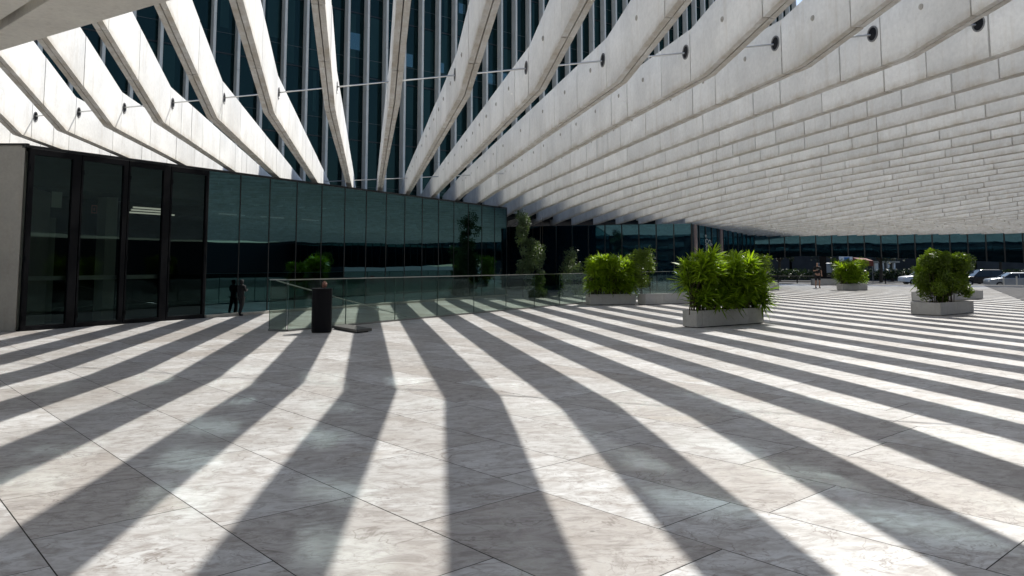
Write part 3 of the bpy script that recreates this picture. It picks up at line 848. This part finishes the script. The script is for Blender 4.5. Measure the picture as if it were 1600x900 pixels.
def leaf_cloud(name, base, d, L_, W_, z0, z1, seed, n, size, label, mt, nst=10, stemz=None, shape=None, cat='shrub'):
    rr = random.Random(seed)
    root = empty(name, (base[0], base[1], 0), label=label, cat=cat)
    nn = (-d[1], d[0])
    lf = MB(); st = MB()
    clumps = []
    for i in range(max(10, int(L_ * (z1 - z0) * 44))):
        t = rr.uniform(0, L_); k = rr.uniform(-.12, W_ + .12); z = rr.uniform(z0, z1)
        if shape and not shape(t, k, z, rr): continue
        clumps.append((t, k, z, rr.uniform(.15, .30), rr.random()))
    cnt = 0
    while cnt < n:
        t, k, z, r, tn = rr.choice(clumps)
        v = Vector((rr.gauss(0, 1), rr.gauss(0, 1), rr.gauss(0, 1))); v.normalize(); v *= r * rr.random() ** .4
        t2, k2, z2 = t + v.x, k + v.y, z + v.z * 1.1
        if z2 < z0 - .1: continue
        c = Vector((d[0] * t2 + nn[0] * k2, d[1] * t2 + nn[1] * k2, z2))
        a = Vector((rr.gauss(0, 1), rr.gauss(0, 1), rr.gauss(0, .7) - .2)).normalized()
        b = a.orthogonal().normalized(); b = (b * math.cos(tn * 9) + a.cross(b) * math.sin(tn * 9) + Vector((rr.gauss(0, .4), rr.gauss(0, .4), 0))).normalized()
        s_ = size * rr.uniform(.7, 1.35)
        lf.face([c - a * s_, c + b * s_ * .32, c + a * s_, c - b * s_ * .32], tone=min(1, max(0, tn * .6 + rr.random() * .4)))
        cnt += 1
    for i in range(nst):
        t = L_ * (i + rr.uniform(.2, .8)) / nst; k = W_ * rr.uniform(.25, .75)
        b = (d[0] * t + nn[0] * k, d[1] * t + nn[1] * k)
        jx, jy = rr.uniform(-.08, .08), rr.uniform(-.08, .08)
        zt = z1 - .2 if not shape else stemz
        st.tube([(b[0], b[1], .3 if cat == 'shrub' else 0), (b[0] + jx, b[1] + jy, z0 + .3), (b[0] + jx * 2, b[1] + jy * 2, zt)], [.016, .012, .006], 5)
        for w in range(3):
            zz0 = rr.uniform(.5, z0 + .2); an = rr.uniform(0, 6.3)
            st.tube([(b[0] + jx * .5, b[1] + jy * .5, zz0), (b[0] + jx + .18 * math.cos(an), b[1] + jy + .18 * math.sin(an), zz0 + .3)], [.006, .003], 4)
    st.build('stems', M_stem, root)
    lf.build('foliage', mt, root)
    return root

PIX = [0]
def planter(F_, d, L_, W_, h, label, joints=()):
    """F_ = front corner, box runs L_ along d and W_ backwards"""
    n = (-d[1], d[0])
    root = empty('stone_planter', (F_[0], F_[1], 0), label=label, cat='planter')
    root['group'] = 'pale stone planters on the plaza'
    th = .05
    js = [0] + [j * L_ for j in joints] + [L_]
    for a, b in zip(js, js[1:]):
        for k0, k1 in ((0, th), (W_ - th, W_)):
            m = MB(); m.tone = rnd.random(); m.obox((0, 0), d, n, a + .003, b - .003, k0, k1, .02, h); m.build('stone_slab', M_plant, root, bevel=.004)
    for a in (0, L_ - th):
        m = MB(); m.tone = rnd.random(); m.obox((0, 0), d, n, a + .003, a + th - .003, th + .003, W_ - th - .003, .02, h); m.build('stone_slab', M_plant, root, bevel=.004)
    m = MB(); m.obox((0, 0), d, n, .03, L_ - .03, .03, W_ - .03, .0, .03); m.build('plinth', M_black, root)
    m = MB(); m.obox((0, 0), d, n, th, L_ - th, th, W_ - th, .05, h - .05); m.build('soil', M_soil, root)
    return root
d1 = (.809, .588)
def back(F_, d, k): return (F_[0] - d[1] * k, F_[1] + d[0] * k)
planter((4.65, 19.63), d1, 2.74, .46, .43, 'stone planter nearest the camera, holding the big strap-leaved bush', (.08, .76))
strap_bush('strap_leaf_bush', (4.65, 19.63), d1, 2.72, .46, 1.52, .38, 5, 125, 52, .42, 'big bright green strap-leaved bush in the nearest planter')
dp = (.95, .30)
planter((3.08, 30.5), dp, 1.98, .5, .42, 'stone planter behind the balustrade end, left one of the touching pair', (.25,))
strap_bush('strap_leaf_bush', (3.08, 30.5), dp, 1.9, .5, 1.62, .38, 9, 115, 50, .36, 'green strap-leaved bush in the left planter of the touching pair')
dq = (.88, .475)
planter((5.28, 30.75), dq, 3.0, .5, .42, 'stone planter behind, right one of the touching pair, mostly empty', (.3, .7))
leaf_cloud('hedge_shrub', (4.95, 31.2), dq, .95, .5, .75, 2.1, 21, 5200, .05, 'small-leaved dark shrub at the left end of the mostly empty planter', M_leafB, 5)
d4 = (.77, .638)
planter((14.4, 46.0), d4, 2.6, .55, .45, 'stone planter partly hidden behind the nearest bush', (.6,))
leaf_cloud('hedge_shrub', (14.3, 46.3), d4, 2.2, .55, .6, 2.05, 22, 5200, .07, 'dark clipped shrub half hidden behind the nearest bush', M_leafB, 5)
d5 = (.93, .36)
planter((20.4, 47.8), d5, 1.95, .55, .40, 'small stone planter in the distance right of the walking person', (.2, .62))
strap_bush('strap_leaf_bush', (20.4, 47.8), d5, 1.0, .55, 1.42, .36, 31, 50, 44, .42, 'spiky strap-leaved plant in the distant planter right of the walking person')
leaf_cloud('hedge_shrub', (21.35, 48.2), d5, .85, .5, .5, 1.75, 23, 3200, .07, 'leafy shrub beside the spiky plant in the distant planter', M_leafA, 4)
planter((23.3, 60.2), (.98, -.2), 3.3, .6, .48, 'farthest stone planter, behind the walking person', (.33, .66))
leaf_cloud('hedge_shrub', (24.9, 60.3), (.98, -.2), 1.5, .6, .5, 1.85, 24, 3600, .09, 'dark shrub in the farthest planter behind the walking person', M_leafB, 5)
d7 = (.80, .60)
planter((13.35, 24.25), d7, 2.35, .92, .40, 'stone planter on the right with bare stems showing beneath its hedge', (.5,))
def sh7(t, k, z, r):
    if z < .68: return r.random() < .05
    if z < .85: return r.random() < .5
    return True
leaf_cloud('hedge_shrub', (13.58, 24.5), d7, 1.8, .62, .45, 1.86, 25, 36000, .055, 'tall clipped hedge on bare stems in the right-hand planter', M_leafB, 16, 1.7, sh7)
planter((17.95, 33.4), (.83, .56), 4.7, .8, .40, 'long stone planter behind the right-hand hedge', (.12, .5))
strap_bush('strap_leaf_bush', (18.35, 33.9), (.83, .56), 1.3, .7, 1.45, .36, 41, 80, 44, .38, 'light green strap-leaved bush showing left of the right-hand hedge')

# climbing plants at the end of the pavilion
def sh_t1(t, k, z, r):
    if r.random() < .25: return False
    if z > 3.0: return abs(t - .18) < .30 + .04 * math.sin(z * 9)
    if z > 2.35: return t < .55 + (3.0 - z) * .8
    if z > 1.2: return t < 1.22 + .12 * math.sin(z * 7) and (t > .0)
    return .45 < t < 1.1 + .1 * math.sin(z * 8)
leaf_cloud('climbing_tree', (.35, 37.4), (1, 0), 1.35, .8, .0, 4.15, 51, 10500, .060, 'tall straggly climbing tree at the right end of the glass pavilion', M_leafC, 5, 3.9, sh_t1, 'tree')
def sh_t2(t, k, z, r):
    zc = 2.25 - z
    return abs(t - .65) < .12 + zc * .42 and r.random() < (.6 if z > 1 else .22)
leaf_cloud('climbing_tree', (2.35, 38.6), (1, 0), 1.6, .6, .1, 2.25, 52, 3200, .055, 'smaller sparse climbing plant between the tall one and the bushes', M_leafC, 4, 2.0, sh_t2, 'tree')

# fallen leaves round the planters
fl_ = MB(); rf = random.Random(8)
for (cx, cy, sp, n_) in ((5.6, 19.9, 1.6, 60), (4.0, 30.3, 1.4, 30), (14.2, 24.4, 1.6, 45), (-3, 12, 7, 22), (6, 12, 6, 20)):
    for q in range(n_):
        x, y = cx + rf.gauss(0, sp), cy + rf.gauss(0, sp * .45); a = rf.uniform(0, 6.3); l_ = rf.uniform(.02, .05)
        u_ = Vector((math.cos(a), math.sin(a), rf.uniform(-.1, .2))) * l_; w_ = Vector((-math.sin(a), math.cos(a), 0)) * l_ * .25
        c = Vector((x, y, .012)); fl_.face([c - u_, c + w_, c + u_, c - w_], tone=rf.random())
tag(fl_.build('fallen_leaves', leafmat('dry leaf', (.12, .08, .03), (.22, .16, .06), .1)), 'small dry fallen leaves scattered on the paving near the planters', 'leaves', kind='stuff')

# ------------------------------------------------------------------ people
def skin_mesh(name, joints, edges, mat_, parent, root_i=0, sub=2):
    me = bpy.data.meshes.new(name); me.from_pydata([j[:3] for j in joints], edges, [])
    o = bpy.data.objects.new(name, me); C.objects.link(o); o.parent = parent
    me.materials.append(mat_)
    sk = o.modifiers.new('skin', 'SKIN'); sk.use_smooth_shade = True
    if not me.skin_vertices: me.skin_vertices.new()
    for i, j in enumerate(joints):
        r = j[3]; rx, ry = (r if isinstance(r, tuple) else (r, r))
        me.skin_vertices[0].data[i].radius = (rx, ry)
    me.skin_vertices[0].data[root_i].use_root = True
    s_ = o.modifiers.new('sub', 'SUBSURF'); s_.levels = sub; s_.render_levels = sub
    return o
M_skin = plain('skin', (.34, .20, .14), .5)
M_cloth = plain('black cotton', (.008, .008, .010), .85)
M_hair = plain('dark hair', (.02, .013, .01), .6)
M_blue = plain('pale blue shirt', (.30, .36, .42), .8)
def person(loc, rz, label, shirt=M_cloth, shorts=M_cloth, long_=False, phone=False, scale=1.0, hood=False):
    root = empty('person', loc, rz, label, 'person'); root.scale = (scale,) * 3
    # faces -Y ; joints x right
    J = [(0, 0, .93, (.15, .10)), (0, .01, 1.12, (.13, .09)), (0, .01, 1.33, (.15, .10)), (0, .01, 1.46, .06), (0, -.005, 1.54, .052),
         (0, -.01, 1.62, (.072, .088)), (0, -.01, 1.71, (.065, .078)),
         # left arm (viewer's right) hanging with a bent elbow
         (.18, .01, 1.40, .055), (.25, .02, 1.14, .042), (.24, -.10, .93, .030), (.235, -.15, .86, .030),
         # right arm raised across the chest
         (-.18, .01, 1.40, .055), (-.25, .0, 1.15, .042), (-.13, -.22, 1.20, .030), (-.06, -.26, 1.24, .030),
         # legs
         (.09, 0, .86, .09), (.10, -.10, .48, .058), (.11, .02, .10, .037), (.115, -.14, .03, .032),
         (-.09, 0, .86, .09), (-.10, .05, .48, .058), (-.10, .16, .11, .037), (-.105, .03, .04, .032),
         (0, -.095, 1.625, .016)]
    Ed = [(0, 1), (1, 2), (2, 3), (3, 4), (4, 5), (5, 6), (2, 7), (7, 8), (8, 9), (9, 10), (2, 11), (11, 12), (12, 13), (13, 14),
          (0, 15), (15, 16), (16, 17), (17, 18), (0, 19), (19, 20), (20, 21), (21, 22), (5, 23)]
    # five fingers per hand
    for hb, sx in ((10, 1), (14, -1)):
        x, y, z = J[hb][:3]
        for f, (dx, dz, ln2) in enumerate(((-.028, 0, .07), (-.010, 0, .08), (.008, 0, .075), (.024, 0, .06), (-.04, .03, .045))):
            b = len(J)
            J.append((x + dx, y - .02, z - .02 + dz, .010)); J.append((x + dx * 1.1, y - .03, z - .02 - ln2 * .6 + dz, .008))
            Ed += [(hb, b), (b, b + 1)]
    body = skin_mesh('body', J, Ed, M_cloth if hood else M_skin, root)
    sh = skin_mesh('shirt', [(0, 0, .90, (.165, .12)), (0, .01, 1.12, (.15, .11)), (0, .01, 1.36, (.165, .115)), (0, .01, 1.45, .075), (.19, .01, 1.39, .072), (.24, .02, 1.2, .060), (-.19, .01, 1.39, .072), (-.24, .0, 1.2, .060)] + ([(.25, -.06, 1.0, .042), (-.17, -.16, 1.18, .042)] if long_ else []),
              [(0, 1), (1, 2), (2, 3), (2, 4), (4, 5), (2, 6), (6, 7)] + ([(5, 8), (7, 9)] if long_ else []), shirt, root)
    bt = skin_mesh('trousers' if long_ else 'shorts', [(0, 0, .95, (.16, .115)), (.095, 0, .82, .105), (.105, -.09, .50, .085), (-.095, 0, .82, .105), (-.105, .045, .50, .085)] + ([(.11, .02, .10, .055), (-.10, .15, .12, .055)] if long_ else []),
              [(0, 1), (1, 2), (0, 3), (3, 4)] + ([(2, 5), (4, 6)] if long_ else []), shorts, root)
    skin_mesh('hair', [(0, .015, 1.70, (.080, .088)), (0, .045, 1.62, (.078, .06))], [(0, 1)], M_hair, root)
    if hood: skin_mesh('hood', [(0, .02, 1.72, (.105, .115)), (0, .03, 1.60, (.11, .10)), (0, .02, 1.46, (.11, .09))], [(0, 1), (1, 2)], shirt, root)
    for x, y, z in ((.113, -.04, .045), (-.103, .10, .05)):
        skin_mesh('shoe', [(x, y + .06, z, .045), (x, y - .06, z - .005, .045), (x, y - .14, z - .012, .036)], [(0, 1), (1, 2)], M_cloth, root)
    if phone:
        m = MB(); m.box((-.03, -.30, 1.27), (.15, .012, .075)); o = m.build('phone', M_dsteel)
        o.parent = None
        return root, o
    return root
pr, ph = person((20.45, 51.9, .0), R(-8), 'person in black t-shirt and black shorts walking towards the camera across the plaza', phone=True)
ph.location = (20.45, 51.9, 0); ph.rotation_euler = (0, 0, R(-8)); ph.name = 'mobile_phone'
tag(ph, 'small grey phone held at the chest of the walking person in black', 'phone')
person((41.5, 80.0, -.60), R(70), 'distant person in pale blue shirt and dark trousers standing by the white car', M_blue, M_cloth, True)
kp = PA(6.55, .18)  # figure added in place of a silhouette mirrored in the glass
person((kp[0], kp[1], 0), R(150), 'dark hooded figure by the glass wall, put in for a mirrored silhouette', M_cloth, M_cloth, True, scale=.66, hood=True)

# ------------------------------------------------------------------ street beyond
def car(loc, rz, paint, label, suv=False, L_=4.4):
    root = empty('parked_car', loc, rz, label, 'car', )
    root['group'] = 'cars parked on the street beyond'
    W_ = 1.78; H_ = 1.68 if suv else 1.46
    # side profile (x, z)
    zb = .30
    prof = [(-L_ / 2, zb + .10), (-L_ / 2 + .03, .72), (-L_ / 2 + .12, .92), (-L_ * .27, 1.0), (L_ * .30, .98), (L_ / 2 - .10, .86), (L_ / 2, .62), (L_ / 2 - .02, zb + .05), (L_ * .42, zb), (-L_ * .42, zb)]
    m = MB()
    n = len(prof)
    def sec(y, inset): return [(x * (1 - inset * .03), y, z) for x, z in prof]
    rows = [sec(-W_ / 2 + .10, 1), sec(-W_ / 2, 0), sec(W_ / 2, 0), sec(W_ / 2 - .10, 1)]
    rows[0] = [(x * .985, -W_ / 2 + .08, z * .985 + .01) for x, z in prof]
    i0 = len(m.v)
    for r_ in (rows[1], rows[2]): m.v += r_
    for q in range(n):
        r = (q + 1) % n
        m.f.append((i0 + q, i0 + r, i0 + n + r, i0 + n + q)); m.m.append(0); m.t.append(.5)
    m.f.append(tuple(i0 + q for q in range(n))[::-1]); m.f.append(tuple(i0 + n + q for q in range(n))); m.m += [0, 0]; m.t += [.5, .5]
    body = m.build('body', paint, root, bevel=.05)
    # cabin
    ca, cb, ta, tb = (-L_ * .44, L_ * .22, -L_ * .34, L_ * .06) if suv else (-L_ * .36, L_ * .24, -L_ * .22, L_ * .08)
    m = MB(); wi = .80
    P = [(ca, -wi, .97), (cb, -wi, .97), (cb, wi, .97), (ca, wi, .97), (ta, -wi * .82, H_ - .05), (tb, -wi * .82, H_ - .05), (tb, wi * .82, H_ - .05), (ta, wi * .82, H_ - .05)]
    m.hexa(P); m.build('window_glass', M_carglass, root, bevel=.03)
    m = MB(); m.hexa([(ta - .04, -wi * .83, H_ - .07), (tb + .04, -wi * .83, H_ - .07), (tb + .04, wi * .83, H_ - .07), (ta - .04, wi * .83, H_ - .07), (ta + .1, -wi * .7, H_), (tb - .1, -wi * .7, H_), (tb - .1, wi * .7, H_), (ta + .1, wi * .7, H_)])
    m.build('roof', paint, root, bevel=.03)
    for sx in (-1, 1):
        mid = (ta + tb) / 2
        m = MB()
        for (a, b) in (((ca, .97), (ta, H_ - .05)), ((mid, .97), (mid, H_ - .05)), ((cb, .97), (tb, H_ - .05))):
            m.tube([(a[0], sx * wi, a[1]), (b[0], sx * wi * .825, b[1])], .035, 6)
        m.build('pillar', paint, root)
    for wx in (-L_ * .31, L_ * .31):
        for sy in (-1, 1):
            m = MB(); m.tube([(wx, sy * (W_ / 2 - .2), .32), (wx, sy * (W_ / 2 + .01), .32)], .32, 20); wh = m.build('wheel', M_black, root)
            m = MB(); m.tube([(wx, sy * (W_ / 2), .32), (wx, sy * (W_ / 2 + .02), .32)], .20, 14); m.build('rim', M_dsteel, wh)
    for sy in (-.62, .62):
        m = MB(); m.box((L_ / 2 - .04, sy, .70), (.1, .3, .14)); m.build('headlight', M_white, root)
        m = MB(); m.box((-L_ / 2 + .05, sy, .80), (.08, .28, .18)); m.build('tail_light', plain('red lens', (.3, .02, .02), .3) if 'red lens' not in bpy.data.materials else bpy.data.materials['red lens'], root)
    return root
M_carglass = glassy('car glass', tint=(.8, .9, .95), base=(.01, .012, .014), ior=1.5, wav=0)
M_pw = plain('white car paint', (.72, .73, .74), .25)
M_pk = plain('black car paint', (.010, .011, .013), .2)
M_ps = plain('silver car paint', (.20, .22, .24), .3, metal=.3)
gz = -.60
car((44.2, 83.5, gz), R(176), M_pw, 'white car in the street beyond, left of the right-hand hedge', L_=4.5)
car((47.2, 78.0, gz), R(170), M_pk, 'black estate car seen through the opening right of the hedge', True, 4.6)
car((45.5, 70.5, gz), R(166), M_ps, 'silver car in front of the black one, right of the hedge', False, 4.3)
car((54.0, 88.0, gz), R(176), M_pw, 'white car farther back behind the black estate car', False, 4.4)
# bollards / posts
for i, (x, y) in enumerate(((32.0, 66.5), (36.2, 66.0))):
    m = MB(); m.tube([(x, y, gz), (x, y, .42)], .05, 8)
    tag(m.build('bollard', M_black), ['thin dark bollard beyond the kerb, left one of two', 'thin dark bollard beyond the kerb, right one of two'][i], 'bollard', 'dark bollards beyond the kerb')
for i, (x, y) in enumerate(((39.6, 62.5), (40.6, 62.4), (41.5, 62.2), (42.5, 62.0))):
    m = MB(); m.tube([(x, y, gz), (x, y, .62 - .04 * i)], .06, 8); m.tube([(x, y, .62 - .04 * i), (x, y, .66 - .04 * i)], .075, 8)
    tag(m.build('post', M_white), '%s of four pale posts standing in front of the silver car, counted from the left' % ['first', 'second', 'third', 'fourth'][i], 'post', 'pale posts near the silver car')
# low fence left of the walking person
fc = empty('low_fence', (19.5, 66.2, gz), label='low dark rail fence beyond the plaza behind the walking person', cat='fence')
for i in range(6):
    m = MB(); m.tube([(i * 1.5, -i * .3, 0), (i * 1.5, -i * .3, 1.25)], .05, 6); m.build('post', M_black, fc)
for z in (.75, 1.2):
    m = MB(); m.tube([(0, 0, z), (7.5, -1.5, z)], .04, 6); m.build('rail', M_black, fc)
# pale pavement and a sunlit kerb beyond
m = MB(); m.face([(15, 69, gz + .02), (70, 60, gz + .02), (80, 66, gz + .02), (15, 74, gz + .02)]); tag(m.build('far_pavement', M_plant), kind='structure')
# hedge belt along the far side of the street
leaf_cloud('far_hedge', (26, 98), (.995, -.08), 42, 2.0, gz + .4, gz + 1.5, 61, 9000, .20, 'long low dark hedge along the far side of the street', M_leafD, 0, 1, None, 'hedge')
# sign, awning, white kiosk columns, delivery van
sg = empty('billboard', (37.9, 87.9, gz), label='white board with a blue square above the distant planter', cat='sign')
m = MB(); m.box((0, 0, 2.55), (1.5, .12, 1.2)); m.build('board', M_pw, sg)
m = MB(); m.box((.1, -.07, 2.55), (.6, .02, .9)); m.build('blue_panel', plain('blue print', (.02, .16, .45), .5), sg)
m = MB(); m.tube([(-.6, 0, 0), (-.6, 0, 2.0)], .05, 6); m.tube([(.6, 0, 0), (.6, 0, 2.0)], .05, 6); m.build('legs', M_dsteel, sg)
aw = empty('market_awning', (40.9, 90.0, gz), label='dull red awning right of the blue and white board', cat='awning')
m = MB(); m.hexa([(-.9, -.9, 2.0), (.7, -.9, 2.0), (.7, .9, 2.3), (-.9, .9, 2.3), (-.9, -.9, 2.75), (.7, -.9, 2.6), (.7, .9, 2.9), (-.9, .9, 3.0)]); m.build('canvas', plain('red canvas', (.14, .03, .018), .8), aw)
for x in (-.8, .6):
    m = MB(); m.tube([(x, -.8, 0), (x, -.8, 2.1)], .04, 6); m.build('pole', M_dsteel, aw)
vn = empty('delivery_van', (38.6, 93.5, gz), R(4), label='pale grey box van behind the walking person, seen side on', cat='van')
m = MB(); m.box((0, 0, 1.75), (2.8, 2.0, 1.2)); m.build('cargo_box', M_ps, vn, bevel=.06)
m = MB(); m.box((0, 0, .72), (2.9, 1.9, .5)); m.build('chassis', M_black, vn, bevel=.04)
m = MB(); m.box((2.0, 0, 1.25), (1.3, 1.9, 1.3)); m.build('cab', M_pw, vn, bevel=.2)
for x in (-.9, 2.0):
    for y in (-.95, .95):
        m = MB(); m.tube([(x, y - .1, .38), (x, y + .1, .38)], .38, 14); m.build('wheel', M_black, vn)
kb = empty('street_kiosk', (46.3, 98.5, gz), label='white slatted kiosk seen between tree trunks beyond the street', cat='kiosk')
for i in range(4):
    m = MB(); m.box((i * .75, 0, 1.4), (.38 - .05 * i, .4, 1.9)); m.build('upright', M_pw, kb)
m = MB(); m.box((1.1, .3, 2.5), (3.6, 1.2, .2)); m.build('roof', M_conc, kb)
for i, (x, w_) in enumerate(((-3.2, 1.3), (-1.8, .8))):
    m = MB(); m.box((x, 0, 1.2), (w_, .8, .12)); m.box((x, 0, 2.25), (w_ * .7, .8, .14)); m.build('counter', M_white, kb)
# trees on the far side
def far_tree(x, y, h, seed, label):
    rr = random.Random(seed)
    root = empty('street_tree', (x, y, gz), label=label, cat='tree'); root['group'] = 'trees beyond the street'
    m = MB(); m.tube([(0, 0, 0), (.1, 0, h * .3), (.05, .1, h * .6)], [.22, .17, .08], 8)
    for q in range(5):
        a = rr.uniform(0, 6.3); m.tube([(.08, 0, h * .33), (1.3 * math.cos(a), 1.3 * math.sin(a), h * .6)], [.09, .03], 5)
    m.build('trunk', M_stem, root)
    lf = MB()
    cl = [(rr.gauss(0, 1.3), rr.gauss(0, 1.3), h * rr.uniform(.42, 1), rr.uniform(.5, 1.1), rr.random()) for _ in range(34)]
    for q in range(2600):
        cx, cy, cz, r, tn = rr.choice(cl)
        v = Vector((rr.gauss(0, 1), rr.gauss(0, 1), rr.gauss(0, 1))).normalized() * r * rr.random() ** .4
        c = Vector((cx, cy, cz)) + v
        a = Vector((rr.gauss(0, 1), rr.gauss(0, 1), rr.gauss(0, 1))).normalized(); b = a.orthogonal()
        s_ = rr.uniform(.10, .22); lf.face([c - a * s_, c + b * s_ * .6, c + a * s_, c - b * s_ * .6], tone=tn * .6 + rr.random() * .4)
    lf.build('crown', M_leafD, root)
tl = ['leftmost', 'second from left', 'third from left', 'fourth from left', 'fifth from left', 'sixth from left', 'seventh from left', 'rightmost']
for i, (x, y) in enumerate(((30, 104), (35.5, 103), (41, 102), (45.2, 95), (50, 102), (56, 101), (63, 100), (70, 99))):
    far_tree(x, y, 6.5 + (i * 37 % 5) * .4, 70 + i, 'dark street tree beyond the road, %s in the row' % tl[i])
m = MB()
for i in range(10):
    m.tone = rnd.random(); m.box((-5 + i * 13, 118 - i * .6, 3.5 + (i * 7 % 4)), (12.6, 8, 8 + 2 * (i * 7 % 4)), R(-3))
    
tag(m.build('distant_houses', plain('shaded far wall', (.05, .052, .055), .9, var=.3, scale=.6)), kind='stuff')
o = bpy.data.objects['distant_houses']; o.name = 'distant_backdrop'
tag(o, 'dark mass of distant buildings beyond the street trees', 'buildings')
# red rounded object at the right edge
bm = bmesh.new(); bmesh.ops.create_uvsphere(bm, u_segments=20, v_segments=12, radius=.22)
for v in bm.verts: v.co.z = v.co.z * 1.25
me = bpy.data.meshes.new('red_buoy'); bm.to_mesh(me); bm.free(); me.materials.append(plain('red plastic', (.42, .09, .06), .5))
me.polygons.foreach_set('use_smooth', [True] * len(me.polygons))
o = bpy.data.objects.new('red_bollard_cap', me); C.objects.link(o); o.location = (29.95, 44.4, .35)
tag(o, 'rounded red object cut by the right edge of the photo', 'bollard')
